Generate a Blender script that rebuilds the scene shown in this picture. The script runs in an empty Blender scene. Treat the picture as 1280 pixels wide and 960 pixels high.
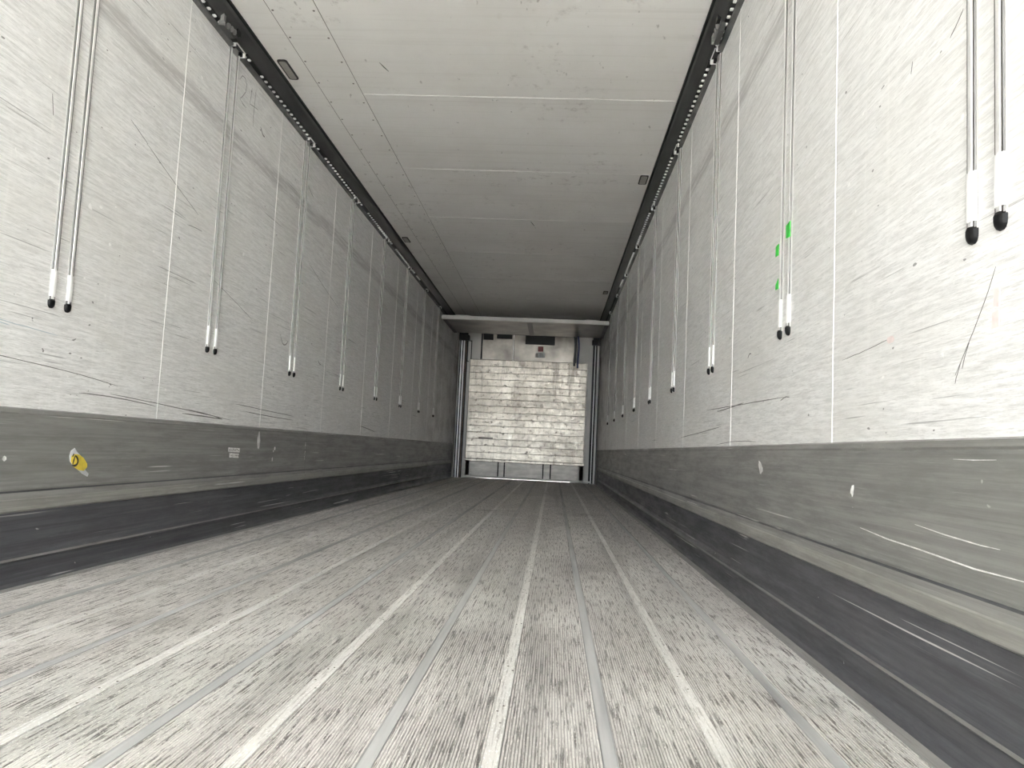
import bpy, bmesh, math, random
from mathutils import Matrix, Vector
random.seed(7)
scene = bpy.context.scene
COL = scene.collection

# ------------------------------------------------------------------ camera
cam_d = bpy.data.cameras.new('camera')
cam = bpy.data.objects.new('camera', cam_d); COL.objects.link(cam)
cam_d.sensor_width = 36.0
cam_d.lens = 980.0 / 1280.0 * 36.0
cam_d.clip_start = 0.02; cam_d.clip_end = 200
R = Matrix(((0.99746035, -0.04317132, 0.05664889),
            (0.05279135, -0.08578595, -0.99491399),
            (0.04781143, 0.99537782, -0.08328901)))
cam.matrix_world = Matrix.Translation((0, 0, 0.515)) @ R.to_4x4()
scene.camera = cam

# ------------------------------------------------------------------ sky (even overcast daylight), exposure
w = bpy.data.worlds.new('overcast_sky'); scene.world = w; w.use_nodes = True
w.node_tree.nodes['Background'].inputs[0].default_value = (0.915, 0.963, 1.0, 1)
w.node_tree.nodes['Background'].inputs[1].default_value = 1.0
sun_d = bpy.data.lights.new('sun', 'SUN'); sun = bpy.data.objects.new('sun', sun_d); COL.objects.link(sun)
sun_d.energy = 9.0; sun_d.angle = math.radians(3); sun_d.color = (1.0, 0.98, 0.95)
sun.rotation_euler = (math.radians(-44), 0, math.radians(-48))      # high sun from beyond the trailer's front: lights the yard behind it
vs = scene.view_settings
vs.view_transform = 'Standard'; vs.look = 'None'; vs.gamma = 1.0; vs.use_curve_mapping = False
vs.exposure = 4.5
try:
    scene.cycles.max_bounces = 24; scene.cycles.diffuse_bounces = 16; scene.cycles.glossy_bounces = 8
except Exception: pass

# ------------------------------------------------------------------ measures (metres; floor top z = 0)
XL, XR = -1.7275, 0.7325            # inner faces of the side walls
Y0, Y1 = -3.30, 13.40                # rear opening, set back past true length to soften light falloff; bulkhead face
HC = 2.574                          # ceiling
XM = (XL + XR) / 2

# ------------------------------------------------------------------ material helpers
def new_mat(name):
    m = bpy.data.materials.new(name); m.use_nodes = True
    return m, m.node_tree.nodes, m.node_tree.links, m.node_tree.nodes['Principled BSDF']
def simple(name, col, rough=0.5, metal=0.0, var=0.06, scale=(6, 6, 6), bump=0.0):
    m, N, L, P = new_mat(name)
    P.inputs['Roughness'].default_value = rough; P.inputs['Metallic'].default_value = metal
    tc = N.new('ShaderNodeTexCoord'); mp = N.new('ShaderNodeMapping'); mp.inputs['Scale'].default_value = scale
    nz = N.new('ShaderNodeTexNoise'); nz.inputs['Scale'].default_value = 1.0; nz.inputs['Detail'].default_value = 5
    L.new(tc.outputs['Object'], mp.inputs['Vector']); L.new(mp.outputs['Vector'], nz.inputs['Vector'])
    rp = N.new('ShaderNodeValToRGB'); L.new(nz.outputs['Fac'], rp.inputs['Fac'])
    rp.color_ramp.elements[0].position = 0.3; rp.color_ramp.elements[1].position = 0.7
    rp.color_ramp.elements[0].color = tuple(max(0, c * (1 - var * 2)) for c in col) + (1,)
    rp.color_ramp.elements[1].color = tuple(min(1, c * (1 + var)) for c in col) + (1,)
    L.new(rp.outputs['Color'], P.inputs['Base Color'])
    if bump:
        b = N.new('ShaderNodeBump'); b.inputs['Strength'].default_value = bump; b.inputs['Distance'].default_value = 0.004
        L.new(nz.outputs['Fac'], b.inputs['Height']); L.new(b.outputs['Normal'], P.inputs['Normal'])
    return m
class NB:
    """tiny node builder"""
    def __init__(s, name):
        s.m, s.N, s.L, s.P = new_mat(name)
        s.tc = s.N.new('ShaderNodeTexCoord').outputs['Object']
    def noise(s, scale, detail=3, rough=0.55, off=(0, 0, 0), rot=(0, 0, 0), dist=0.0):
        mp = s.N.new('ShaderNodeMapping'); mp.inputs['Scale'].default_value = scale
        mp.inputs['Location'].default_value = off; mp.inputs['Rotation'].default_value = rot
        s.L.new(s.tc, mp.inputs['Vector'])
        n = s.N.new('ShaderNodeTexNoise'); n.inputs['Scale'].default_value = 1; n.inputs['Detail'].default_value = detail
        n.inputs['Roughness'].default_value = rough; n.inputs['Distortion'].default_value = dist
        s.L.new(mp.outputs['Vector'], n.inputs['Vector']); return n.outputs['Fac']
    def ramp(s, v, a, b, lo=0.0, hi=1.0):
        r = s.N.new('ShaderNodeMapRange'); r.interpolation_type = 'SMOOTHSTEP'
        for k, x in zip(('From Min', 'From Max', 'To Min', 'To Max'), (a, b, lo, hi)): r.inputs[k].default_value = x
        s.L.new(v, r.inputs['Value']); return r.outputs['Result']
    def op(s, o, a, b=None):
        n = s.N.new('ShaderNodeMath'); n.operation = o; n.use_clamp = False
        for i, v in enumerate((a, b)):
            if v is None: continue
            if isinstance(v, (int, float)): n.inputs[i].default_value = v
            else: s.L.new(v, n.inputs[i])
        return n.outputs[0]
    def mix(s, f, a, b):
        n = s.N.new('ShaderNodeMix'); n.data_type = 'RGBA'
        if isinstance(f, (int, float)): n.inputs[0].default_value = f
        else: s.L.new(f, n.inputs[0])
        for i, v in ((6, a), (7, b)):
            if isinstance(v, tuple): n.inputs[i].default_value = v + (1,)
            else: s.L.new(v, n.inputs[i])
        return n.outputs[2]
    def axis(s, i):
        n = s.N.new('ShaderNodeSeparateXYZ'); s.L.new(s.tc, n.inputs[0]); return n.outputs[i]
    def bump(s, h, strength, dist=0.002):
        b = s.N.new('ShaderNodeBump'); b.inputs['Strength'].default_value = strength; b.inputs['Distance'].default_value = dist
        s.L.new(h, b.inputs['Height']); s.L.new(b.outputs['Normal'], s.P.inputs['Normal'])
    def out(s, col, rough, metal=0.0):
        s.L.new(col, s.P.inputs['Base Color'])
        if isinstance(rough, (int, float)): s.P.inputs['Roughness'].default_value = rough
        else: s.L.new(rough, s.P.inputs['Roughness'])
        s.P.inputs['Metallic'].default_value = metal
        return s.m

def wall_material():
    b = NB('scuffed_white_wall_liner')
    z = b.axis(2); y = b.axis(1)
    streak = b.noise((1, 7.0, 110), 8, 0.80)
    fine = b.noise((1, 22, 330), 5, 0.7, off=(3, 1, 2))
    vert = b.noise((1, 30, 1.6), 5, 0.65, off=(8, 3, 1))
    patch = b.noise((1, 1.3, 3.0), 6, 0.65, off=(5, 7, 1))
    col = b.mix(b.ramp(streak, 0.30, 0.62), (0.57, 0.566, 0.552), (0.85, 0.846, 0.834))
    col = b.mix(b.ramp(fine, 0.50, 0.66, 0, 0.6), col, (0.50, 0.49, 0.47))
    col = b.mix(b.ramp(patch, 0.42, 0.68, 0, 0.4), col, (0.66, 0.645, 0.605))
    col = b.mix(b.ramp(vert, 0.56, 0.75, 0, 0.25), col, (0.90, 0.89, 0.87))
    grain = b.noise((1, 60, 150), 3, 0.7, off=(2, 6, 8))
    col = b.mix(b.ramp(grain, 0.60, 0.75, 0, 0.4), col, (0.92, 0.91, 0.89))
    # long dark scratches
    sc = b.noise((1, 1.5, 130), 2, 0.5, off=(1, 9, 4), rot=(0.035, 0, 0))
    gate = b.noise((1, 2.2, 9), 2, 0.5, off=(2, 4, 7))
    line = b.op('MULTIPLY', b.ramp(sc, 0.65, 0.70), b.ramp(gate, 0.50, 0.60))
    col = b.mix(b.op('MULTIPLY', line, 0.6), col, (0.20, 0.195, 0.19))
    # small nicks
    nk = b.noise((1, 26, 60), 1, 0.5, off=(6, 2, 9), rot=(0.5, 0, 0))
    col = b.mix(b.ramp(nk, 0.775, 0.80, 0, 0.8), col, (0.14, 0.135, 0.13))
    nw = b.noise((1, 20, 30), 1, 0.5, off=(2, 12, 3), rot=(-0.4, 0, 0))
    col = b.mix(b.ramp(nw, 0.765, 0.80, 0, 0.8), col, (0.92, 0.91, 0.89))
    # rubbed grey band below the top rail
    up = b.noise((1, 2.0, 0.4), 2, 0.5, off=(1, 1, 1))
    zz = b.op('ADD', z, b.op('MULTIPLY', up, 0.06))
    band = b.op('MULTIPLY', b.ramp(zz, 2.035, 2.07), b.ramp(zz, 2.125, 2.165, 1, 0))
    bs = b.noise((1, 3.0, 60), 5, 0.75, off=(4, 4, 4))
    band = b.op('MULTIPLY', band, b.ramp(bs, 0.30, 0.62))
    col = b.mix(b.op('MULTIPLY', band, 0.7), col, (0.36, 0.345, 0.335))
    band2 = b.op('MULTIPLY', b.op('MULTIPLY', b.ramp(z, 1.72, 1.85), b.ramp(z, 1.9, 2.05, 1, 0)), b.ramp(bs, 0.42, 0.68))
    col = b.mix(b.op('MULTIPLY', band2, 0.4), col, (0.42, 0.40, 0.385))
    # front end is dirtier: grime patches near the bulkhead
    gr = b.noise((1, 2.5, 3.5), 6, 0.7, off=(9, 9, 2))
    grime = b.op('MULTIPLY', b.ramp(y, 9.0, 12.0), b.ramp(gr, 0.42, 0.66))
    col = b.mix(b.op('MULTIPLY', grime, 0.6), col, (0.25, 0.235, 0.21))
    b.bump(b.op('ADD', b.op('MULTIPLY', streak, 0.5), b.op('MULTIPLY', vert, 0.4)), 0.2, 0.002)
    return b.out(col, b.ramp(streak, 0.3, 0.7, 0.34, 0.5))

def ceil_material():
    b = NB('off_white_ceiling_panel')
    p = b.noise((1.3, 1.0, 1), 5, 0.6)
    st = b.noise((0.7, 26, 1), 4, 0.6, off=(1, 2, 3))
    col = b.mix(b.ramp(p, 0.35, 0.7), (0.85, 0.84, 0.81), (0.78, 0.765, 0.73))
    col = b.mix(b.ramp(st, 0.5, 0.72, 0, 0.3), col, (0.64, 0.62, 0.58))
    s1 = b.noise((11, 9, 1), 6, 0.75, off=(3, 3, 0))
    g1 = b.noise((1.7, 1.5, 1), 1, 0.5, off=(7, 1, 0))
    spot = b.op('MULTIPLY', b.ramp(s1, 0.54, 0.74), b.ramp(g1, 0.50, 0.64))
    col = b.mix(b.op('MULTIPLY', spot, 0.55), col, (0.30, 0.27, 0.24))
    s2 = b.noise((34, 12, 1), 2, 0.5, off=(3, 8, 0))
    col = b.mix(b.op('MULTIPLY', b.ramp(s2, 0.70, 0.78), 0.5), col, (0.25, 0.23, 0.21))
    b.bump(p, 0.15, 0.004)
    return b.out(col, 0.42)

def kick_material(name, light, dark):
    b = NB(name)
    st = b.noise((1, 0.8, 70), 6, 0.68, dist=0.3)
    fi = b.noise((1, 4, 240), 3, 0.6, off=(2, 2, 2))
    pa = b.noise((1, 2.6, 22), 6, 0.72, off=(4, 1, 2))
    lt, dk = light, dark
    col = b.mix(b.ramp(st, 0.3, 0.65), dk, lt)
    col = b.mix(b.ramp(pa, 0.45, 0.66, 0, 0.6), col, tuple(c * 0.66 for c in lt))
    col = b.mix(b.ramp(fi, 0.62, 0.74, 0, 0.35), col, tuple(min(1, c * 1.5) for c in lt))
    sc = b.noise((1, 0.7, 95), 2, 0.5, off=(1, 5, 4), rot=(0.02, 0, 0))
    gt = b.noise((1, 1.8, 8), 2, 0.5, off=(7, 4, 7))
    col = b.mix(b.op('MULTIPLY', b.op('MULTIPLY', b.ramp(sc, 0.65, 0.69), b.ramp(gt, 0.52, 0.6)), 0.8), col, (0.72, 0.71, 0.68))
    nk = b.noise((1, 30, 55), 1, 0.5, off=(6, 2, 9))
    col = b.mix(b.ramp(nk, 0.80, 0.84, 0, 0.5), col, (0.7, 0.69, 0.66))
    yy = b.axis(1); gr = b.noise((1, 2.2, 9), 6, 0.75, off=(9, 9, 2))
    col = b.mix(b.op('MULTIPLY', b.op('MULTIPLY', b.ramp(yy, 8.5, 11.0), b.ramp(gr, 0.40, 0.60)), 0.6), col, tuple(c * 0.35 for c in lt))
    b.bump(b.op('ADD', st, pa), 0.3, 0.002)
    return b.out(col, b.ramp(pa, 0.3, 0.7, 0.36, 0.55), 0.25)

def floor_material(name, light, dark, worn, contrast=0.8, knurl=True):
    b = NB(name)
    dash = b.noise((190, 7, 1), 4, 0.7)
    dash2 = b.noise((420, 22, 1), 3, 0.7, off=(3, 5, 0))
    pa = b.noise((2.6, 1.3, 1), 5, 0.65, off=(2, 8, 0))
    lg = b.noise((11, 0.35, 1), 4, 0.6, off=(5, 2, 0))
    col = b.mix(b.ramp(pa, 0.36, 0.66), light, worn)
    col = b.mix(b.op('MULTIPLY', b.ramp(dash, 0.50, 0.63), contrast), col, dark)
    col = b.mix(b.op('MULTIPLY', b.ramp(dash2, 0.56, 0.68), contrast * 0.6), col, dark)
    if knurl:
        kn = b.noise((260, 90, 1), 2, 0.6, off=(1, 1, 0))
        col = b.mix(b.ramp(kn, 0.56, 0.68, 0, 0.6), col, tuple(min(1, c * 1.6) for c in light))
    col = b.mix(b.ramp(lg, 0.48, 0.70, 0, 0.45), col, tuple(c * 0.5 for c in light))
    st = b.noise((1.2, 1.0, 1), 4, 0.65, off=(7, 3, 0))
    col = b.mix(b.ramp(st, 0.60, 0.74, 0, 0.45), col, (0.13, 0.115, 0.10))
    b.bump(b.op('ADD', dash, dash2), 0.4, 0.0012)
    return b.out(col, b.ramp(pa, 0.3, 0.7, 0.42, 0.6), 0.15)

def bulkhead_material():
    b = NB('dented_bare_metal_plank')
    pa = b.noise((1.3, 1, 1.2), 6, 0.75, off=(2.3, 0, 1.1))
    ve = b.noise((16, 1, 2.2), 5, 0.7, off=(3, 0, 1))
    bl = b.noise((14, 1, 16), 4, 0.7, off=(1, 0, 5))
    col = b.mix(b.ramp(pa, 0.35, 0.68), (0.74, 0.69, 0.605), (0.36, 0.325, 0.275))
    col = b.mix(b.ramp(ve, 0.48, 0.70, 0, 0.6), col, (0.36, 0.315, 0.265))
    col = b.mix(b.ramp(bl, 0.55, 0.66, 0, 0.8), col, (0.15, 0.125, 0.10))
    sm = b.noise((4.5, 1, 0.7), 6, 0.75, off=(6.2, 0, 4))
    col = b.mix(b.ramp(sm, 0.52, 0.64, 0, 0.75), col, (0.25, 0.215, 0.175))
    lt = b.noise((6, 1, 5), 5, 0.75, off=(3.1, 0, 9))
    col = b.mix(b.ramp(lt, 0.56, 0.68, 0, 0.7), col, (0.92, 0.88, 0.80))
    hz = b.noise((3, 1, 60), 4, 0.7, off=(4, 0, 3))
    col = b.mix(b.ramp(hz, 0.52, 0.68, 0, 0.5), col, (0.40, 0.36, 0.31))
    dent = b.noise((5.5, 1, 8), 5, 0.7, off=(8, 0, 2))
    b.bump(b.op('ADD', dent, b.op('MULTIPLY', bl, 0.35)), 0.45, 0.016)
    return b.out(col, b.ramp(bl, 0.35, 0.65, 0.34, 0.5), 0.6)

M = {}
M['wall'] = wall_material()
M['ceil'] = ceil_material()
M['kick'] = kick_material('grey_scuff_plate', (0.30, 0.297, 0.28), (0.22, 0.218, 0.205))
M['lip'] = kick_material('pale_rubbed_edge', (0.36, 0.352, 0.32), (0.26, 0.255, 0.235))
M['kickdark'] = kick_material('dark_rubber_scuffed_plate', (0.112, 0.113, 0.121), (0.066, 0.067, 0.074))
M['floor'] = floor_material('worn_ribbed_alloy', (0.60, 0.575, 0.548), (0.13, 0.117, 0.108), (0.74, 0.716, 0.69), 1.0)
M['groove'] = floor_material('dirt_filled_groove', (0.20, 0.19, 0.18), (0.08, 0.07, 0.065), (0.48, 0.465, 0.445), 0.5, False)
M['pale'] = floor_material('pale_joint_strip', (0.68, 0.665, 0.635), (0.30, 0.28, 0.255), (0.80, 0.78, 0.75), 0.7)
M['greystrip'] = simple('smooth_grey_channel', (0.42, 0.42, 0.415), 0.6, 0.0, 0.15, (30, 1.5, 1))
M['edge'] = floor_material('smooth_dusty_edge', (0.36, 0.35, 0.33), (0.17, 0.16, 0.15), (0.30, 0.29, 0.275), 0.35, False)
M['screw'] = simple('dark_screw_head', (0.16, 0.14, 0.12), 0.5, 0.5)
M['seal'] = simple('white_sealant', (0.88, 0.87, 0.84), 0.5)
M['raildark'] = simple('dark_grey_steel', (0.070, 0.072, 0.069), 0.36, 0.3, 0.25, (1, 2.5, 14), 0.1)
M['railflange'] = simple('mid_grey_steel', (0.15, 0.152, 0.145), 0.45, 0.3, 0.25, (1, 9, 30), 0.1)
M['latchgrey'] = simple('worn_grey_steel', (0.26, 0.26, 0.25), 0.4, 0.5)
M['black'] = simple('black_rubber', (0.004, 0.004, 0.0045), 0.45)
M['black'].node_tree.nodes['Principled BSDF'].inputs['Specular IOR Level'].default_value = 0.25
M['tooth'] = simple('bright_galvanised', (0.82, 0.82, 0.80), 0.35, 0.2)
M['chan'] = simple('grey_brushed_channel', (0.13, 0.125, 0.118), 0.42, 0.5, 0.2, (40, 40, 5))
M['chrome'] = simple('bright_polished_alloy', (0.88, 0.875, 0.86), 0.32, 0.5, 0.05, (30, 30, 3))
M['sleeve'] = simple('matt_white_alloy_sleeve', (0.90, 0.895, 0.88), 0.5, 0.0, 0.03, (30, 30, 30))
M['flange'] = simple('pale_alloy_edge', (0.42, 0.41, 0.39), 0.45, 0.3)
M['bulk'] = bulkhead_material()
M['jamb'] = simple('pale_painted_jamb', (0.47, 0.455, 0.42), 0.5, 0.1, 0.08, (3, 3, 3))
M['steel'] = simple('stainless_sheet', (0.235, 0.215, 0.188), 0.34, 0.7, 0.3, (3, 3, 3), 0.6)
M['basepan'] = simple('pale_base_panel', (0.56, 0.535, 0.49), 0.5, 0.3, 0.15, (5, 5, 14), 0.1)
M['red'] = simple('red_label', (0.16, 0.016, 0.015), 0.5)
M['greylab'] = simple('grey_label', (0.42, 0.43, 0.41), 0.5, 0, 0.25, (30, 1, 30))
M['plaque'] = simple('dull_metal_plaque', (0.20, 0.18, 0.155), 0.5, 0.3)
M['blue'] = simple('dark_blue_strap', (0.02, 0.028, 0.09), 0.6)
M['lens'] = simple('dull_lamp_lens', (0.30, 0.285, 0.25), 0.3, 0, 0.1, (20, 60, 1))
M['lampframe'] = simple('dark_lamp_gasket', (0.022, 0.02, 0.018), 0.6)
M['green'] = simple('bright_green_tape', (0.03, 0.62, 0.05), 0.45, 0, 0.2, (40, 40, 40))
M['yellow'] = simple('yellow_sticker_print', (0.78, 0.60, 0.07), 0.45, 0, 0.15, (30, 30, 30))
M['paper'] = simple('torn_white_paper', (0.70, 0.70, 0.74), 0.6, 0, 0.12, (30, 30, 30))
M['whitepaint'] = simple('white_scraped_paint', (0.80, 0.79, 0.77), 0.6, 0, 0.15, (40, 40, 40))
M['ink'] = simple('black_ink', (0.02, 0.02, 0.02), 0.5)
M['pencil'] = simple('grey_pencil', (0.27, 0.26, 0.25), 0.6)
M['scratch'] = simple('dark_scratch', (0.17, 0.165, 0.16), 0.6, 0, 0.3, (9, 9, 9))
M['pink'] = simple('faded_red_mark', (0.80, 0.69, 0.665), 0.5, 0, 0.06, (60, 60, 60))
M['bluemark'] = simple('faded_blue_line', (0.42, 0.50, 0.55), 0.6, 0, 0.1, (9, 9, 9))
M['rivet'] = simple('dark_rivet', (0.20, 0.185, 0.165), 0.5, 0.3)
M['concrete'] = simple('yard_concrete', (0.42, 0.41, 0.39), 0.85, 0, 0.15, (0.6, 0.6, 0.6))
M['brown'] = simple('rusty_brown_edge', (0.17, 0.105, 0.06), 0.6, 0, 0.3, (9, 9, 9))

# ------------------------------------------------------------------ mesh helpers
def box(bm, x0, x1, y0, y1, z0, z1, mi=0):
    v = [bm.verts.new((x, y, z)) for x in (x0, x1) for y in (y0, y1) for z in (z0, z1)]
    for q in ((0, 1, 3, 2), (4, 6, 7, 5), (0, 4, 5, 1), (2, 3, 7, 6), (0, 2, 6, 4), (1, 5, 7, 3)):
        f = bm.faces.new([v[i] for i in q]); f.material_index = mi
def prism(bm, pts, a, b, axis='y', mi=0, mis=None):
    """closed polygon pts extruded from a to b along axis"""
    def P(p, t):
        return {'y': (p[0], t, p[1]), 'z': (p[0], p[1], t), 'x': (t, p[0], p[1])}[axis]
    A = [bm.verts.new(P(p, a)) for p in pts]; B = [bm.verts.new(P(p, b)) for p in pts]
    n = len(pts)
    for i in range(n):
        f = bm.faces.new((A[i], A[(i + 1) % n], B[(i + 1) % n], B[i])); f.material_index = mis[i] if mis else mi
    f = bm.faces.new(A); f.material_index = mi
    f = bm.faces.new(B[::-1]); f.material_index = mi
def disc(bm, c, n, r, h, seg=10):
    """short cylinder from c along unit n"""
    n = Vector(n).normalized(); t = n.orthogonal().normalized(); s = n.cross(t); c = Vector(c)
    A = [bm.verts.new(c + (t * math.cos(k) + s * math.sin(k)) * r) for k in [i * 2 * math.pi / seg for i in range(seg)]]
    B = [bm.verts.new(v.co + n * h) for v in A]
    for i in range(seg): bm.faces.new((A[i], A[(i + 1) % seg], B[(i + 1) % seg], B[i]))
    bm.faces.new(A); bm.faces.new(B[::-1])
def mesh_of(bm, name, mats):
    bmesh.ops.recalc_face_normals(bm, faces=bm.faces)
    me = bpy.data.meshes.new(name); bm.to_mesh(me); bm.free()
    for m in (mats if isinstance(mats, (list, tuple)) else [mats]): me.materials.append(m)
    return me
def link(name, me, parent=None, loc=(0, 0, 0), rotz=0.0, **props):
    o = bpy.data.objects.new(name, me); COL.objects.link(o)
    o.location = loc; o.rotation_euler = (0, 0, rotz); o.parent = parent
    for k, v in props.items(): o[k] = v
    return o
def obj(name, bm, mats, parent=None, **props): return link(name, mesh_of(bm, name, mats), parent, **props)
def bxo(name, ext, mat, parent=None, bevel=0.0, **props):
    bm = bmesh.new(); box(bm, *ext)
    if bevel: bmesh.ops.bevel(bm, geom=bm.edges[:], offset=bevel, segments=1, affect='EDGES')
    return obj(name, bm, mat, parent, **props)
def empty(name, loc, rotz, label, cat, group=None):
    o = link(name, None, None, loc, rotz); o.empty_display_size = 0.1
    o['label'] = label; o['category'] = cat
    if group: o['group'] = group
    return o
def copy_tree(o, parent=None):
    c = o.copy(); COL.objects.link(c); c.parent = parent
    for ch in list(o.children): copy_tree(ch, c)
    return c
def ribbon(bm, pts, width, normal, h=0.0006, mi=0):
    """thin raised stroke along pts on a plane with the given normal"""
    n = Vector(normal).normalized(); pts = [Vector(p) for p in pts]; rows = []
    for i, p in enumerate(pts):
        t = (pts[min(i + 1, len(pts) - 1)] - pts[max(i - 1, 0)]).normalized(); s = n.cross(t)
        w_ = width * (0.35 if i in (0, len(pts) - 1) and len(pts) > 2 else 1) * 0.5
        rows.append([bm.verts.new(p + s * w_), bm.verts.new(p + s * w_ + n * h), bm.verts.new(p - s * w_ + n * h), bm.verts.new(p - s * w_)])
    for a, b in zip(rows, rows[1:]):
        for k in range(3):
            f = bm.faces.new((a[k], a[k + 1], b[k + 1], b[k])); f.material_index = mi

# ------------------------------------------------------------------ ground outside the open rear
bxo('ground', (-25, 25, -40, Y0 + 16, -1.45, -1.30), M['concrete'], kind='structure')

# ------------------------------------------------------------------ floor
fl = bxo('floor', (XL - 0.04, XR + 0.04, Y0, Y1 + 0.5, -0.10, -0.006), M['groove'], kind='structure')
pale_x = [0.318 - 0.4 * k for k in range(5)] + [-1.682]
grey_x = [0.518 - 0.4 * k for k in range(6)]
PW, GW = 0.027, 0.026
seams = sorted([(x, PW) for x in pale_x[:5]] + [(x, GW) for x in grey_x])
edges = [XL + 0.050] + sum([[x - w_ / 2, x + w_ / 2] for x, w_ in seams], []) + [XR - 0.050]
for a, b in zip(edges[0::2], edges[1::2]):
    a += 0.0008; b -= 0.0008
    n = max(2, round((b - a) / 0.0058)); p = (b - a) / n
    bm = bmesh.new(); prof = []
    for i in range(n):
        x = a + i * p
        prof += [(x, -0.0012, 1), (x + p * 0.30, -0.0012, 0), (x + p * 0.36, 0.0, 0), (x + p * 0.92, 0.0, 0)]
    prof += [(b, -0.0012, 0)]
    # faces: groove bottoms carry the dirt material
    A = [bm.verts.new((x, Y0, z)) for x, z, _ in prof]; B = [bm.verts.new((x, Y1 + 0.3, z)) for x, z, _ in prof]
    for i in range(len(prof) - 1):
        f = bm.faces.new((A[i], A[i + 1], B[i + 1], B[i])); f.material_index = 1 if prof[i][2] else 0
    lo = [bm.verts.new(c) for c in ((a, Y0, -0.006), (b, Y0, -0.006), (b, Y1 + 0.3, -0.006), (a, Y1 + 0.3, -0.006))]
    bm.faces.new((lo[0], lo[3], lo[2], lo[1]))
    bm.faces.new((A[0], B[0], lo[3], lo[0])); bm.faces.new((A[-1], lo[1], lo[2], B[-1]))
    obj('floor_plank', bm, [M['floor'], M['groove']], fl)
for x in pale_x[:5]:
    s = bxo('joint_strip', (x - PW / 2, x + PW / 2, Y0, Y1 + 0.3, -0.006, 0.0012), M['pale'], fl, bevel=0.0005)
    bm = bmesh.new(); y = Y0 + 0.2 + random.random() * 0.3
    while y < 5.0:
        for k in (-1, 1):
            if random.random() < 0.75: disc(bm, (x + k * 0.006 + random.uniform(-.003, .003), y + random.uniform(-.03, .03), 0.0011), (0, 0, 1), 0.0022, 0.0008, 8)
        y += random.choice((0.08, 0.1, 0.28, 0.5))
    obj('screw_heads', bm, M['screw'], s, kind='stuff')
for a, b in ((XL + 0.004, XL + 0.0495), (XR - 0.0495, XR - 0.004)):
    bxo('edge_plank', (a, b, Y0, Y1 + 0.3, -0.006, 0.0004), M['edge'], fl, bevel=0.0004)
for x in grey_x:
    bm = bmesh.new()
    w_ = GW / 2
    prism(bm, [(x - w_, -0.006), (x + w_, -0.006), (x + w_, 0.0), (x + w_ - 0.002, -0.0022), (x - w_ + 0.002, -0.0022), (x - w_, 0.0)], Y0, Y1 + 0.3)
    obj('drain_channel', bm, M['greystrip'], fl)

# ------------------------------------------------------------------ side walls: liner panels, sealant lines
wall_seams = [0.92 + 1.2 * k for k in range(-3, 11)]
walls = {}
for side, X, s in (('left', XL, -1), ('right', XR, 1)):
    wl = bxo('wall_' + side, tuple(sorted((X + s * 0.006, X + s * 0.07))) + (Y0, Y1 + 0.6, -0.1, 2.70), M['jamb'], kind='structure')
    walls[side] = wl
    ys = [Y0] + wall_seams + [Y1 + 0.6]
    for a, b in zip(ys, ys[1:]):
        if b - a < 0.01: continue
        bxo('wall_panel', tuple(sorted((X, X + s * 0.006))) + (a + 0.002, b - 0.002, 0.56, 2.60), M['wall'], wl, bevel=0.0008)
    for y in wall_seams:
        bxo('sealant_line', tuple(sorted((X - s * 0.0012, X + s * 0.005))) + (y - 0.0026, y + 0.0026, 0.572, 2.50), M['seal'], wl)

# ------------------------------------------------------------------ kick plates along the wall feet
#            (distance from wall, height)
prof = [(0.000, 0.574), (0.010, 0.570), (0.012, 0.558), (0.008, 0.553), (0.008, 0.312), (0.005, 0.306), (0.005, 0.300), (0.010, 0.280), (0.013, 0.277),
        (0.014, 0.262), (0.013, 0.244), (0.010, 0.241), (0.000, 0.236), (-0.002, 0.11), (0.004, 0.096), (0.011, 0.090), (0.011, 0.082),
        (0.002, 0.074), (0.000, 0.030), (0.006, 0.010), (0.018, 0.0015), (0.018, -0.005), (-0.006, -0.005), (-0.006, 0.574)]
#            material per profile segment: 0 plate, 1 pale lip, 2 dark
pm = [0, 0, 0, 0, 0, 2, 0, 1, 1, 1, 1, 1, 2, 2, 2, 0, 2, 2, 2, 2, 2, 2, 2, 0]
for side, X, s in (('left', XL, -1), ('right', XR, 1)):
    base = bxo('baseboard_' + side, tuple(sorted((X + s * 0.004, X + s * 0.0058))) + (Y0, Y1, 0.0, 0.56), M['kickdark'], kind='structure')
    ys = [Y0, 5.39, 10.4, Y1 - 0.15]
    for a, b in zip(ys, ys[1:]):
        bm = bmesh.new()
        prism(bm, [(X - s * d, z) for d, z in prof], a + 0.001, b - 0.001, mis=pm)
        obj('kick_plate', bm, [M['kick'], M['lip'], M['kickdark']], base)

# ------------------------------------------------------------------ ceiling
ce = bxo('ceiling', (XL - 0.05, XR + 0.05, Y0, Y1 + 0.6, HC + 0.006, HC + 0.08), M['jamb'], kind='structure')
cs = [Y0] + [0.78 + 1.22 * k for k in range(-3, 11)] + [Y1 + 0.6]
for a, b in zip(cs, cs[1:]):
    bxo('ceiling_panel', (XL, XR, a + 0.0015, b - 0.0015, HC, HC + 0.006), M['ceil'], ce, bevel=0.0006)
for y in cs[1:-1]:
    bxo('sealant_line', (-1.22, 0.62, y - 0.003, y + 0.003, HC - 0.0012, HC + 0.004), M['seal'], ce)
cv = bxo('cover_strip', (-1.458, -1.222, Y0, 12.6, HC - 0.002, HC + 0.003), M['ceil'], ce, bevel=0.0008)
for xr in (-1.445, -1.243):
    bm = bmesh.new(); y = Y0 + 0.1
    while y < 9.0:
        disc(bm, (xr, y, HC - 0.0015), (0, 0, -1), 0.006, 0.002, 8); y += 0.25
    obj('rivet_row', bm, M['rivet'], cv, kind='stuff')
for xe in (-1.4595, -1.2205):
    bxo('strip_edge', (xe - 0.0016, xe + 0.0016, Y0, 12.6, HC - 0.0012, HC + 0.002), M['rivet'], cv)
bm = bmesh.new()
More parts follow.
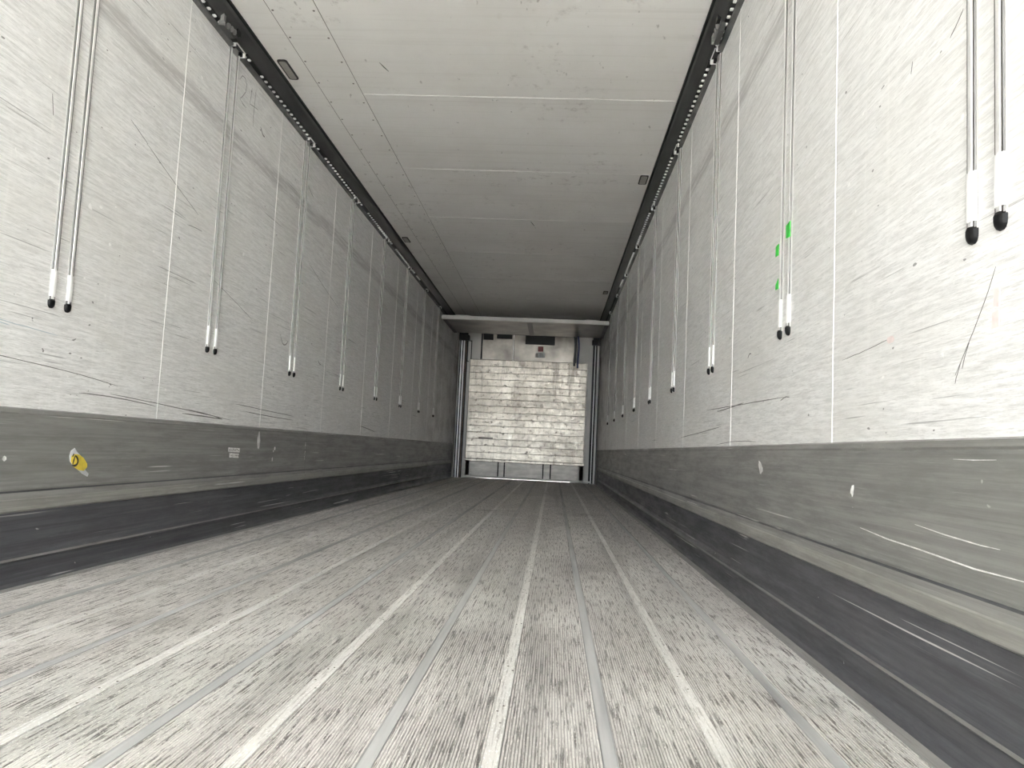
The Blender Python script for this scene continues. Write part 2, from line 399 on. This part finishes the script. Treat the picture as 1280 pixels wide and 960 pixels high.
for (x, y, dx, dy, w_) in ((-1.39, 5.66, .0, .09, .010), (-1.31, 5.66, .0, .09, .010), (-0.28, 7.0, .015, .07, .010), (-1.02, 4.1, .015, .05, .008)):
    ribbon(bm, [(x - dx, y - dy, HC), (x, y + dy * .1, HC), (x + dx, y + dy, HC)], w_, (0, 0, -1), 0.0005)
obj('scuff_marks', bm, M['scratch'], ce, kind='stuff')

# ------------------------------------------------------------------ dark load rails in the roof corners
lp = [2.59 + 1.205 * k for k in range(8)]                      # twin guide rails, left wall
rp = [1.37 + 1.195 * k for k in range(9)]              # right wall
tooth_bm = bmesh.new(); box(tooth_bm, -0.008, 0.008, -0.010, 0.010, -0.005, 0.005)
bmesh.ops.bevel(tooth_bm, geom=tooth_bm.edges[:], offset=0.003, segments=1, affect='EDGES')
tooth_me = mesh_of(tooth_bm, 'tooth', M['tooth'])
for n, (X, s, poles) in enumerate(((XL, -1, lp), (XR, 1, rp))):
    def q(d): return X - s * d
    bm = bmesh.new()
    prism(bm, [(q(0.040), 1.994 + .515), (q(0.050), 1.999 + .515), (q(0.066), 2.012 + .515), (q(0.088), 2.032 + .515), (q(0.096), 2.050 + .515), (q(0.096), HC), (q(-0.004), HC), (q(-0.004), 1.996 + .515)], Y0, 12.7)
    rail = obj('trim_%d' % (n + 1), bm, M['raildark'], kind='structure')
    cuts = [Y0] + [v for p in poles for v in (p - 0.066, p + 0.066)] + [12.7]
    for a, b in zip(cuts[0::2], cuts[1::2]):
        if b - a < 0.05: continue
        bm = bmesh.new()
        prism(bm, [(q(-0.002), 2.479), (q(0.004), 2.479), (q(0.022), 2.485), (q(0.022), 2.496), (q(-0.002), 2.496)], a, b)
        obj('lower_flange', bm, M['railflange'], rail)
        bm = bmesh.new(); box(bm, *sorted((q(0.041), q(0.000))), a, b, 2.5015, 2.511)
        obj('slot_back', bm, M['black'], rail)
    bm = bmesh.new(); box(bm, *sorted((q(0.094), q(0.106))), Y0, 12.7, HC - 0.012, HC)
    obj('black_gasket', bm, M['black'], rail)
    far = bmesh.new(); y = 2.2; k = 0
    while y < 9.2:
        y += 0.061; k += 1
        if any(abs(y - p) < 0.075 for p in poles): continue
        if math.sin(y * 5.1 + n) > 0.93 : continue
        if y < 7.0: link('tooth', tooth_me, rail, (q(0.031), y, 2.500))
        else: box(far, *sorted((q(0.022), q(0.040))), y - 0.012, y + 0.012, 2.492, 2.508)
    obj('far_teeth', far, M['tooth'], rail, kind='stuff')

# ------------------------------------------------------------------ twin guide rails on the walls (local x points into the room)
PL = 1.58
def make_twin():
    root = empty('twin_guide_rail', (0, 0, 0), 0, '', 'guide rail')
    def local(name, bm, mat, parent, off=0): return link(name, mesh_of(bm, name, mat), parent)
    for dy in (-0.045, 0.045):
        bm = bmesh.new()                                               # thin base flange
        prism(bm, [(0.0, dy - 0.0155), (0.0025, dy - 0.0155), (0.0025, dy + 0.0155), (0.0, dy + 0.0155)], 0.012, PL, 'z')
        r = local('rail', bm, M['flange'], root)
        bm = bmesh.new()                                               # dark channel with shallow crown
        prism(bm, [(0.0025, dy - 0.0140), (0.0055, dy - 0.0130), (0.0062, dy - 0.007), (0.0062, dy + 0.007), (0.0055, dy + 0.0130), (0.0025, dy + 0.0140)], 0.014, PL, 'z')
        local('channel', bm, M['chan'], r)
        bm = bmesh.new()                                               # polished centre rib
        prism(bm, [(0.0062, dy - 0.0076), (0.0074, dy - 0.0068), (0.0079, dy - 0.002), (0.0079, dy + 0.002), (0.0074, dy + 0.0068), (0.0062, dy + 0.0076)], 0.014, PL - 0.02, 'z')
        local('rib', bm, M['chrome'], r)
        bm = bmesh.new()                                               # smooth lower sleeve
        prism(bm, [(0.0025, dy - 0.0145), (0.0068, dy - 0.0135), (0.0092, dy - 0.007), (0.0098, dy), (0.0092, dy + 0.007), (0.0068, dy + 0.0135), (0.0025, dy + 0.0145)], 0.034, 0.125, 'z')
        local('sleeve', bm, M['sleeve'], r)
        bm = bmesh.new()                                               # rounded black end cap
        rows = []
        for zz, rr in ((-0.006, 0.35), (-0.003, 0.7), (0.003, 0.92), (0.010, 1.0), (0.019, 1.0), (0.024, 0.85)):
            rows.append([bm.verts.new((0.0 + max(0, math.sin(a)) * 0.0125 * rr, dy + math.cos(a) * 0.0165 * rr, zz)) for a in [i * math.pi / 10 for i in range(11)]])
        for A, B in zip(rows, rows[1:]):
            for i in range(10): bm.faces.new((A[i], A[i + 1], B[i + 1], B[i]))
            bm.faces.new((A[-1], A[0], B[0], B[-1]))
        bm.faces.new(rows[0]); bm.faces.new(rows[-1][::-1])
        local('end_cap', bm, M['black'], r)
        bm = bmesh.new(); prism(bm, [(0.0064, dy - 0.009), (0.020, dy - 0.009), (0.020, dy + 0.009), (0.0064, dy + 0.009)], PL - 0.02, PL - 0.002, 'z')
        local('top_stop', bm, M['black'], r)
    bm = bmesh.new(); box(bm, 0.0, 0.004, -0.064, 0.064, PL - 0.035, PL + 0.004)
    local('head_plate', bm, M['flange'], root)
    bm = bmesh.new(); box(bm, 0.004, 0.030, 0.058, 0.064, PL - 0.020, PL + 0.004); box(bm, 0.024, 0.030, 0.064, 0.080, PL - 0.012, PL - 0.004)
    local('head_clip', bm, M['tooth'], root)
    bm = bmesh.new(); box(bm, 0.004, 0.034, -0.064, -0.061, PL - 0.022, PL + 0.003); box(bm, 0.031, 0.034, -0.061, 0.058, PL - 0.004, PL + 0.003)
    local('head_bracket', bm, M['tooth'], root)
    return root
ORD = ['first', 'second', 'third', 'fourth', 'fifth', 'sixth', 'seventh', 'eighth', 'ninth']
proto = make_twin()
used = False
for side, X, poles in (('left', XL, lp), ('right', XR, rp)):
    for i, y in enumerate(poles):
        t = copy_tree(proto) if used else proto
        used = True
        t.location = (X, y, 0.925); t.rotation_euler = (0, 0, 0 if side == 'left' else math.pi)
        c = ORD[len(poles) - 1 - i]
        if side == 'left':
            t['label'] = 'pair of chrome vertical rails with black tips, %s from bulkhead on yellow-sticker wall' % c
        elif i == 1:
            t['label'] = 'pair of chrome vertical rails with black tips, marked with green tape'
        else:
            t['label'] = 'pair of chrome vertical rails with black tips, %s from bulkhead on green-tape wall' % c
        t['group'] = 'twin guide rails on the side walls'

# ------------------------------------------------------------------ latches hooked on the load rails
def latch(X, s, y, label):
    e = empty('rail_latch', (X - s * 0.045, y, 2.49), 0 if s < 0 else math.pi, label, 'latch', 'latches on the roof rails')
    bm = bmesh.new()
    prism(bm, [(-0.07, -0.012), (0.05, -0.012), (0.085, 0.01), (0.085, 0.035), (0.03, 0.05), (-0.07, 0.05)], -0.012, 0.012, 'x')
    link('body', mesh_of(bm, 'latch_body', M['raildark']), e)
    bm = bmesh.new(); box(bm, 0.006, 0.020, -0.095, -0.068, 0.0, 0.052); box(bm, -0.012, 0.020, -0.078, -0.070, -0.01, 0.045)
    link('hook', mesh_of(bm, 'latch_hook', M['latchgrey']), e)
    for k in range(3):
        bm = bmesh.new(); disc(bm, (0.012, -0.03 + 0.035 * k, 0.010 + 0.004 * k), (1, 0, -0.3), 0.014, 0.010, 12)
        link('bolt', mesh_of(bm, 'latch_bolt', M['latchgrey']), e)
    bm = bmesh.new(); box(bm, 0.012, 0.028, 0.05, 0.092, 0.02, 0.05)
    link('lever', mesh_of(bm, 'latch_lever', M['black']), e)
latch(XL, -1, 3.60, 'dark steel latch with three bolts on rail above yellow-sticker wall')
latch(XR, 1, 3.55, 'dark steel latch with three bolts on rail above green-tape wall')

# ------------------------------------------------------------------ roof lamps (switched off)
def lamp(x, y, L_, W_, label):
    e = empty('roof_lamp', (x, y, HC), 0, label, 'lamp', 'roof lamps along the load rails')
    def cap(w_, l_, z0, z1, mat, name, r):
        pts = []
        for cx, cy, a0 in ((1, 1, 0), (-1, 1, 90), (-1, -1, 180), (1, -1, 270)):
            for k in range(5):
                a = math.radians(a0 + 22.5 * k); pts.append((cx * (w_ / 2 - r) + r * math.cos(a), cy * (l_ / 2 - r) + r * math.sin(a)))
        bm = bmesh.new(); prism(bm, pts, z0, z1, 'z'); link(name, mesh_of(bm, name, mat), e)
    cap(W_, L_, -0.006, 0.0, M['lampframe'], 'gasket', 0.016)
    cap(W_ - 0.018, L_ - 0.024, -0.008, -0.005, M['lens'], 'lens', 0.012)
lamp(-1.575, 4.15, 0.225, 0.056, 'long oval lamp near the rear on ceiling beside yellow-sticker wall rail')
lamp(0.582, 5.76, 0.19, 0.062, 'small oval lamp near the rear on ceiling beside green-tape wall rail')
lamp(-1.575, 7.69, 0.19, 0.060, 'oval lamp halfway along ceiling beside yellow-sticker wall rail')
lamp(0.575, 9.95, 0.19, 0.060, 'dark oval lamp near the bulkhead on ceiling beside green-tape wall')

# ------------------------------------------------------------------ front end wall
wf = bxo('wall_front', (XL, XR, Y1 + 0.35, Y1 + 0.42, 0.0, HC), M['jamb'], kind='structure')
for a, b in ((-1.575, -1.335), (0.318, 0.625)):
    bxo('side_jamb', (a, b, Y1 + 0.03, Y1 + 0.35, 0.0, HC - 0.002), M['jamb'], wf, bevel=0.003)
for a, b in ((-1.712, -1.56), (0.600, 0.726)):
    bxo('track_recess', (a, b, Y1 - 0.01, Y1 + 0.10, 0.0, HC - 0.05), M['black'], wf)
for x, w_, m in ((-1.697, .012, 'jamb'), (-1.657, .018, 'tooth'), (-1.615, .022, 'sleeve'), (-1.580, .010, 'brown'), (0.640, .009, 'tooth'), (0.692, .030, 'jamb')):
    bxo('vertical_track', (x - w_ / 2, x + w_ / 2, Y1 - 0.05, Y1 - 0.008, 0.0, 2.35), M[m], wf, bevel=0.002)
for x0, x1 in ((-1.71, -1.53), (0.58, 0.67)):
    bxo('track_head', (x0, x1, Y1 - 0.06, Y1 + 0.05, 2.36, 2.45), M['black'], wf, bevel=0.01)
bm = bmesh.new()
for e_ in ((-1.565, -1.553, 2.00, 2.36), (-1.500, -1.488, 2.00, 2.36), (-1.565, -1.488, 2.35, 2.362), (-1.565, -1.488, 1.99, 2.002)):
    box(bm, e_[0], e_[1], Y1 + 0.0, Y1 + 0.03, e_[2], e_[3])
obj('slot_frame', bm, M['black'], wf)

# evaporator unit above the bulkhead
ev = empty('evaporator_unit', ((-1.32 + 0.30) / 2, Y1 + 0.08, 1.95), 0, 'stainless cooling unit with black vent above the dented bulkhead', 'cooling unit')
def child_box(par, name, ext, mat, bevel=0.0):
    x, y, z = par.location
    return bxo(name, (ext[0] - x, ext[1] - x, ext[2] - y, ext[3] - y, ext[4] - z, ext[5] - z), mat, par, bevel)
child_box(ev, 'housing', (-1.318, 0.305, Y1 + 0.12, Y1 + 0.34, 2.05, 2.56), M['raildark'])
child_box(ev, 'cover_sheet', (-1.312, -0.775, Y1 + 0.09, Y1 + 0.12, 2.05, 2.50), M['steel'], 0.004)
child_box(ev, 'cover_sheet', (-0.768, 0.295, Y1 + 0.09, Y1 + 0.12, 2.05, 2.50), M['steel'], 0.004)
child_box(ev, 'sheet_joint', (-0.776, -0.766, Y1 + 0.080, Y1 + 0.10, 2.05, 2.50), M['tooth'])
v_ = child_box(ev, 'air_vent', (-0.57, -0.06, Y1 + 0.070, Y1 + 0.092, 2.345, 2.50), M['black'], 0.004)
child_box(ev, 'air_vent', (-1.30, -1.13, Y1 + 0.070, Y1 + 0.092, 2.395, 2.50), M['black'], 0.004)
child_box(ev, 'air_vent', (-1.07, -0.80, Y1 + 0.076, Y1 + 0.092, 2.425, 2.50), M['black'], 0.004)
child_box(ev, 'edge_seal', (-1.335, -1.316, Y1 + 0.055, Y1 + 0.12, 2.05, 2.50), M['black'])
child_box(ev, 'edge_seal', (0.296, 0.318, Y1 + 0.055, Y1 + 0.12, 2.05, 2.50), M['black'])
lab = bxo('warning_sticker', (-0.347, -0.253, Y1 + 0.0865, Y1 + 0.0895, 2.225, 2.315), M['red'], label='small square dark red sticker under the black air vent', category='sticker')
lab2 = bxo('rating_label', (-0.385, -0.222, Y1 + 0.0865, Y1 + 0.0895, 2.115, 2.205), M['greylab'], label='grey rectangular label just below the dark red sticker', category='label')
bxo('print_block', (-0.378, -0.345, Y1 + 0.0855, Y1 + 0.0866, 2.125, 2.195), M['plaque'], lab2)

# bulkhead of horizontal metal planks
bh = empty('bulkhead', (-0.49, Y1, 0.0), 0, 'dented pale metal bulkhead of horizontal planks closing the trailer front', 'bulkhead')
BX0, BX1, BZ0, BZ1 = -1.503, 0.512, 0.335, 2.04
n = 15; hp = (BZ1 - BZ0) / n
for i in range(n):
    z0 = BZ0 + i * hp
    bm = bmesh.new(); y = 0.0
    o = random.uniform(-0.004, 0.004)
    box(bm, BX0 + 0.49, BX1 + 0.49, o, 0.028, z0 + 0.002, z0 + hp - 0.002)
    bmesh.ops.bevel(bm, geom=bm.edges[:], offset=0.003, segments=1, affect='EDGES')
    pl = obj('plank', bm, M['bulk'], bh)
    pl.rotation_euler = (random.uniform(-0.03, 0.02), 0, 0); 
    pl.location = (0, 0, 0)
    # turn each plank about its own mid height
    mz = z0 + hp / 2; a = pl.rotation_euler[0]
    pl.location = (0, mz * math.sin(a), mz - mz * math.cos(a))
child_box(bh, 'backing', (BX0 + .01, BX1 - .01, Y1 + 0.020, Y1 + 0.05, 0.30, 2.03), M['basepan'])
child_box(bh, 'bottom_rail', (BX0 - 0.004, BX1 + 0.012, Y1 - 0.022, Y1 + 0.03, 0.292, 0.334), M['bulk'], 0.006)
ed = child_box(bh, 'edge_strip', (BX1 + 0.002, BX1 + 0.024, Y1 - 0.012, Y1 + 0.05, 0.335, 2.04), M['jamb'], 0.003)
bm = bmesh.new()
for k in range(14): disc(bm, (BX1 + 0.013 + 0.49, -0.012, 0.40 + 0.12 * k), (0, -1, 0), 0.005, 0.004, 8)
obj('rivet_row', bm, M['rivet'], ed, kind='stuff')
child_box(bh, 'edge_strip', (BX0 - 0.022, BX0 - 0.003, Y1 - 0.010, Y1 + 0.05, 0.335, 2.04), M['jamb'], 0.003)
pq = bxo('metal_plaque', (-1.290, -1.045, Y1 - 0.024, Y1 - 0.018, 0.672, 0.706), M['plaque'], label='thin dull metal plaque fixed low on the dented bulkhead', category='plaque')
pq.location = (0, 0, 0)
# foot of the bulkhead: panels and air slots
for a, b in ((-1.415, -0.945), (-0.815, -0.178), (-0.030, 0.425)):
    p_ = child_box(bh, 'base_panel', (a, b, Y1 - 0.006, Y1 + 0.03, 0.045, 0.290), M['basepan'], 0.004)
    bm = bmesh.new()
    for k in range(6):
        for xx in (a + 0.02, b - 0.02): disc(bm, (xx + 0.49, -0.006, 0.07 + 0.038 * k), (0, -1, 0), 0.004, 0.003, 6)
    obj('rivet_row', bm, M['rivet'], p_, kind='stuff')
for a, b in ((-1.505, -1.432), (-0.925, -0.838), (-0.158, -0.052), (0.445, 0.525)):
    child_box(bh, 'foot_post', (a, b, Y1 + 0.03, Y1 + 0.06, 0.04, 0.290), M['basepan'], 0.003)
child_box(bh, 'slot_shadow_gap', (BX0, BX1, Y1 + 0.06, Y1 + 0.08, 0.04, 0.292), M['black'])
child_box(bh, 'sill', (BX0 - 0.02, 0.63, Y1 - 0.012, Y1 + 0.05, 0.012, 0.044), M['jamb'], 0.004)

# folded-up partition under the ceiling
pt = empty('folded_partition', (XM, 11.3, 2.37), 0, 'flat metal partition panel folded up under ceiling in front of cooling unit', 'partition')
child_box(pt, 'panel', (XL + 0.07, XR - 0.07, 11.31, 12.62, 2.376, 2.424), M['steel'], 0.004)
fr = child_box(pt, 'front_rail', (XL + 0.012, XR - 0.012, 11.25, 11.31, 2.368, 2.428), M['jamb'], 0.006)
child_box(pt, 'seam_strip', (-0.47, -0.39, 11.32, 12.60, 2.370, 2.376), M['chan'], 0.001)
for a, b in ((XL + 0.014, XL + 0.07), (XR - 0.07, XR - 0.014)):
    child_box(pt, 'side_rail', (a, b, 11.31, 12.62, 2.372, 2.428), M['raildark'], 0.004)
    child_box(pt, 'end_fitting', (a - 0.0, b + 0.03 if a < 0 else b, 11.243, 11.25, 2.376, 2.420), M['flange'], 0.002)
for a, b in ((-1.52, -1.30), (0.38, 0.56)):
    child_box(pt, 'top_clamp', (a, b, 11.27, 11.31, 2.428, 2.440), M['jamb'], 0.002)

# straps hanging from the partition
def strap(name, x, y, z0, z1, w_, mat, label):
    bm = bmesh.new(); pts = []
    for k in range(9):
        t = k / 8; pts.append((x + 0.012 * math.sin(t * 5) + 0.02 * t, y, z1 + (z0 - z1) * t))
    rows = [[bm.verts.new((px - w_ / 2, py - .004, pz)), bm.verts.new((px + w_ / 2, py - .004, pz)), bm.verts.new((px + w_ / 2, py + .004, pz)), bm.verts.new((px - w_ / 2, py + .004, pz))] for px, py, pz in pts]
    for A, B in zip(rows, rows[1:]):
        for i in range(4): bm.faces.new((A[i], A[(i + 1) % 4], B[(i + 1) % 4], B[i]))
    bm.faces.new(rows[0]); bm.faces.new(rows[-1][::-1])
    obj(name, bm, mat, label=label, category='strap')
strap('hanging_strap', 0.315, 12.5, 1.86, 2.376, 0.030, M['blue'], 'dark blue strap hanging from the partition over the bulkhead edge')
strap('hanging_cable', 0.262, 12.58, 1.90, 2.376, 0.034, M['black'], 'black strap hanging beside the blue strap at the cooling unit')

# ------------------------------------------------------------------ tape, stickers and writing on the walls
def decal(name, pts, mat, X, s, h, label=None, cat=None, group=None, parent=None, z0=0.0):
    """thin flat patch on a side wall; pts are (y, z)"""
    bm = bmesh.new(); a = X - s * z0; prism(bm, pts, a, a - s * h, 'x')
    o = obj(name, bm, mat, parent)
    if label: o['label'] = label; o['category'] = cat
    if group: o['group'] = group
    return o
K = 0.515
gy = 2.565
decal('green_tape', [(gy - .068, 1.235), (gy - .026, 1.24), (gy - .024, 1.282), (gy - .066, 1.288)], M['green'], XR, 1, 0.002, 'bright green tape patch wrapped over one chrome rail', 'tape', None, None, 0.0078)
decal('green_tape', [(2.655, 1.214), (2.690, 1.216), (2.688, 1.252), (2.653, 1.254)], M['green'], XR, 1, 0.0012, 'upper narrow green tape scrap on wall beside the taped rail', 'tape')
decal('green_tape', [(2.650, 1.098), (2.684, 1.100), (2.682, 1.118), (2.652, 1.134)], M['green'], XR, 1, 0.0012, 'lower small green tape scrap on wall beside the taped rail', 'tape')

KD = 0.008
def blob(cy, cz, ry, rz, rot=0, n=18, rag=0.15):
    pts = []
    for i in range(n):
        a = 2 * math.pi * i / n; r = 1 + random.uniform(-rag, rag)
        u, v = ry * r * math.cos(a), rz * r * math.sin(a)
        pts.append((cy + u * math.cos(rot) - v * math.sin(rot), cz + u * math.sin(rot) + v * math.cos(rot)))
    return pts
ys_ = decal('torn_sticker', [(2.722, .436), (2.742, .446), (2.758, .432), (2.772, .424), (2.80, .408), (2.826, .385), (2.818, .366), (2.842, .350), (2.836, .340), (2.80, .352), (2.776, .366), (2.744, .380), (2.722, .398), (2.716, .416)], M['paper'], XL, -1, 0.0010, 'torn yellow sticker with black letter on the grey kick plate', 'sticker', None, None, KD)
decal('yellow_print', [(2.728, .418), (2.745, .424), (2.772, .422), (2.800, .410), (2.826, .388), (2.828, .376), (2.808, .362), (2.776, .366), (2.744, .378), (2.726, .398)], M['yellow'], XL, -1, 0.0006, parent=ys_, z0=KD + 0.0010)
bm = bmesh.new()                                                      # the letter D and an apostrophe
def LP(u, v):
    a = -0.30; return (XL + KD + 0.0016, 2.752 + u * math.cos(a) - v * math.sin(a), 0.398 + u * math.sin(a) + v * math.cos(a))
arc = [(-0.010, -0.018), (-0.010, 0.018)]
ribbon(bm, [LP(*p) for p in [(-0.010, -0.020), (-0.010, 0.0), (-0.010, 0.020)]], 0.008, (1, 0, 0), 0.0004)
ribbon(bm, [LP(-0.010 + 0.026 * math.sin(t) if 0 < t < math.pi else -0.010, 0.018 * math.cos(t)) for t in [i * math.pi / 10 for i in range(11)]], 0.008, (1, 0, 0), 0.0004)
ribbon(bm, [LP(-0.023, 0.010), LP(-0.020, 0.022)], 0.006, (1, 0, 0), 0.0004)
obj('letter', bm, M['ink'], ys_)
decal('white_fleck', blob(2.385, 0.411, 0.009, 0.008), M['whitepaint'], XL, -1, 0.0008, 'tiny white paint fleck on kick plate near the torn yellow sticker', 'paint mark', None, None, KD)
def label_rows(name, y0, y1, z0, z1, label):
    o = decal(name, [(y0, z0), (y1, z0 - 0.004), (y1, z1 - 0.004), (y0, z1)], M['whitepaint'], XL, -1, 0.0008, label, 'sticker', None, None, KD)
    bm = bmesh.new(); y = y0 + 0.012
    while y < y1 - 0.01:
        d = random.choice((0.006, 0.01, 0.014))
        z = (z0 + z1) / 2 - 0.002
        ribbon(bm, [(XL + KD + 0.0008, y, z + random.uniform(-.004, .004)), (XL + KD + 0.0008, y + d, z + random.uniform(-.004, .004))], 0.006, (1, 0, 0), 0.0004); y += d + 0.008
    obj('faded_print', bm, M['pencil'], o)
label_rows('small_label', 4.080, 4.235, 0.432, 0.455, 'upper strip of small white printed label on grey kick plate')
label_rows('small_label', 4.100, 4.225, 0.402, 0.425, 'lower strip of small white printed label on grey kick plate')
decal('scraped_patch', blob(4.50, 0.497, 0.022, 0.050, 0.05, 16, 0.15), M['whitepaint'], XL, -1, 0.0008, 'tall white scraped patch on kick plate beside the small printed label', 'paint mark', None, None, KD)
for k, (y, z, a, c) in enumerate(((4.775, 0.452, .013, .012), (4.755, 0.435, .008, .007), (4.745, 0.385, .010, .012))):
    decal('paint_chip', blob(y, z, a, c), M['whitepaint'], XL, -1, 0.0008, ['largest white paint chip of three on kick plate past scraped patch', 'middle white paint chip of three on kick plate past scraped patch', 'lowest white paint chip of three on kick plate past scraped patch'][k], 'paint mark', 'paint chips on the kick plate', None, KD)
bm = bmesh.new()
for z in [0.52 - 0.012 * i for i in range(13)]:
    if random.random() < 0.8: ribbon(bm, [(XL + KD, 5.375 + random.uniform(-.004, .004), z), (XL + KD, 5.372 + random.uniform(-.004, .004), z - random.uniform(.006, .016))], random.uniform(.006, .014), (1, 0, 0), 0.0006)
o = obj('white_scrape', bm, M['whitepaint'], label='broken vertical white scrape running down the kick plate joint', category='paint mark')

# handwriting '24' near the rail, long scratches and faded marks
bm = bmesh.new(); Xw = XL
def W(y, z): return (Xw, y, z)
ribbon(bm, [W(3.885, 2.385), W(3.91, 2.415), W(3.945, 2.42), W(3.975, 2.395), W(3.965, 2.35), W(3.925, 2.305), W(3.90, 2.285)], 0.0045, (1, 0, 0), 0.0006)
ribbon(bm, [W(3.90, 2.285), W(3.95, 2.275), W(3.99, 2.275)], 0.0045, (1, 0, 0), 0.0006)
ribbon(bm, [W(4.045, 2.41), W(4.04, 2.36), W(4.03, 2.315), W(4.08, 2.325), W(4.15, 2.335)], 0.0045, (1, 0, 0), 0.0006)
ribbon(bm, [W(4.10, 2.43), W(4.095, 2.35), W(4.09, 2.27), W(4.10, 2.22)], 0.0045, (1, 0, 0), 0.0006)
obj('handwritten_number', bm, M['pencil'], label='faint handwritten pencil number 24 on wall under the roof rail', category='writing')
bm = bmesh.new()
def scr(X, s, pts, w_, b=bm):
    out = []; (ya, za), (yb, zb), (yc, zc) = pts
    for k in range(8):
        t = k / 8; u = 1 - t
        out.append((X, u * u * ya + 2 * u * t * yb + t * t * yc, u * u * za + 2 * u * t * zb + t * t * zc + random.uniform(-.0008, .0008)))
    out.append((X,) + pts[-1]); ribbon(b, out, w_ * 0.42, (-s, 0, 0), 0.0005)
LS = [((3.05, 1.70), (3.30, 1.62), (3.55, 1.55), .006), ((2.92, 1.745), (3.0, 1.72), (3.06, 1.70), .005), ((2.45, 1.63), (2.46, 1.58), (2.465, 1.56), .007), ((2.62, 1.31), (2.63, 1.27), (2.66, 1.23), .004),
      ((2.2, .735), (2.7, .72), (3.0, .69), .006), ((2.75, .645), (3.0, .65), (3.3, .628), .008), ((2.95, .655), (3.4, .64), (4.1, .60), .007), ((3.4, .635), (3.8, .625), (4.0, .60), .009),
      ((3.55, .61), (3.8, .605), (4.0, .60), .012), ((3.7, 1.30), (4.0, 1.24), (4.3, 1.17), .005), ((4.15, .69), (4.5, .68), (5.1, .665), .008), ((4.3, .655), (4.6, .645), (5.1, .64), .009),
      ((3.45, 1.475), (3.53, 1.485), (3.6, 1.485), .006), ((4.75, 1.16), (4.82, 1.06), (4.9, 1.14), .012), ((4.2, 2.26), (4.24, 2.22), (4.27, 2.23), .02), ((5.0, 2.26), (5.1, 2.2), (5.2, 2.18), .01),
      ((5.55, 1.09), (5.6, 1.06), (5.62, 1.07), .012), ((6.9, .66), (7.2, .645), (7.5, .62), .012), ((5.2, 1.72), (5.6, 1.62), (6.0, 1.55), .007)]
for *p, w_ in LS: scr(XL, -1, p, w_)
obj('scratch_marks', bm, M['scratch'], walls['left'], kind='stuff')
bm = bmesh.new()
RS = [((1.345, .862), (1.38, .80), (1.48, .69), .0035), ((1.43, .745), (1.445, .725), (1.455, .70), .004), ((1.46, .71), (1.475, .69), (1.48, .675), .004), ((1.76, .80), (1.9, .79), (2.05, .785), .003),
      ((3.85, .75), (3.3, .738), (2.57, .725), .007), ((3.6, .73), (3.3, .735), (3.1, .74), .009), ((3.5, .66), (4.2, .64), (4.6, .63), .007), ((2.5, .72), (2.55, .73), (2.6, .715), .006),
      ((1.66, 1.385), (1.664, 1.37), (1.667, 1.36), .005), ((1.45, 1.38), (1.47, 1.365), (1.5, 1.35), .005),
      ((3.6, .58), (3.2, .60), (2.9, .585), .005), ((3.0, .92), (3.03, .93), (3.05, .91), .01)]
for *p, w_ in RS: scr(XR, 1, p, w_, bm)
obj('scratch_marks', bm, M['scratch'], walls['right'], kind='stuff')
decal('faded_red_mark', [(1.335, .792), (1.353, .795), (1.350, .825), (1.333, .822)], M['pink'], XR, 1, 0.0006, 'upper faded pink mark on wall beside long diagonal scratch', 'paint mark')
decal('faded_red_mark', [(1.335, .760), (1.358, .757), (1.356, .785), (1.337, .787)], M['pink'], XR, 1, 0.0006, 'lower faded pink mark on wall beside long diagonal scratch', 'paint mark')
decal('faded_red_mark', blob(1.76, .797, .020, .008), M['pink'], XR, 1, 0.0006, 'small pink smear at the end of a thin scratch on wall', 'paint mark')
bm = bmesh.new()
scr(XL, -1, [(2.15, .845), (2.4, .838), (2.6, .832)], .005, bm); scr(XL, -1, [(2.2, .745 + .09), (2.3, .836), (2.36, .83)], .006, bm)
obj('blue_line', bm, M['bluemark'], walls['left'], kind='stuff')
# bright gouge and scrapes on the kick plate opposite
bm = bmesh.new(); B_ = lambda y, z: (XR - 0.008, y, z)
ribbon(bm, [B_(1.9, .372), B_(1.75, .362), B_(1.6, .358), B_(1.4, .350), B_(1.2, .352)], .0026, (-1, 0, 0), .0006)
ribbon(bm, [B_(1.62, .405), B_(1.5, .397), B_(1.38, .392), B_(1.32, .392)], .002, (-1, 0, 0), .0006)
ribbon(bm, [B_(1.47, .536), B_(1.40, .535), B_(1.33, .536)], .002, (-1, 0, 0), .0006)
obj('bright_scrapes', bm, M['whitepaint'], bpy.data.objects['baseboard_right'], kind='stuff')
decal('paint_chip', blob(2.80, 0.493, .03, .016, .6, 14, .3), M['whitepaint'], XR, 1, 0.0008, 'ragged pale chip in the grey kick plate below the green-taped rail', 'paint mark', None, None, KD)
decal('paint_chip', blob(1.952, 0.455, .009, .014, .2, 12, .3), M['whitepaint'], XR, 1, 0.0008, 'small white chip in the grey kick plate, nearer the open rear', 'paint mark', None, None, KD)
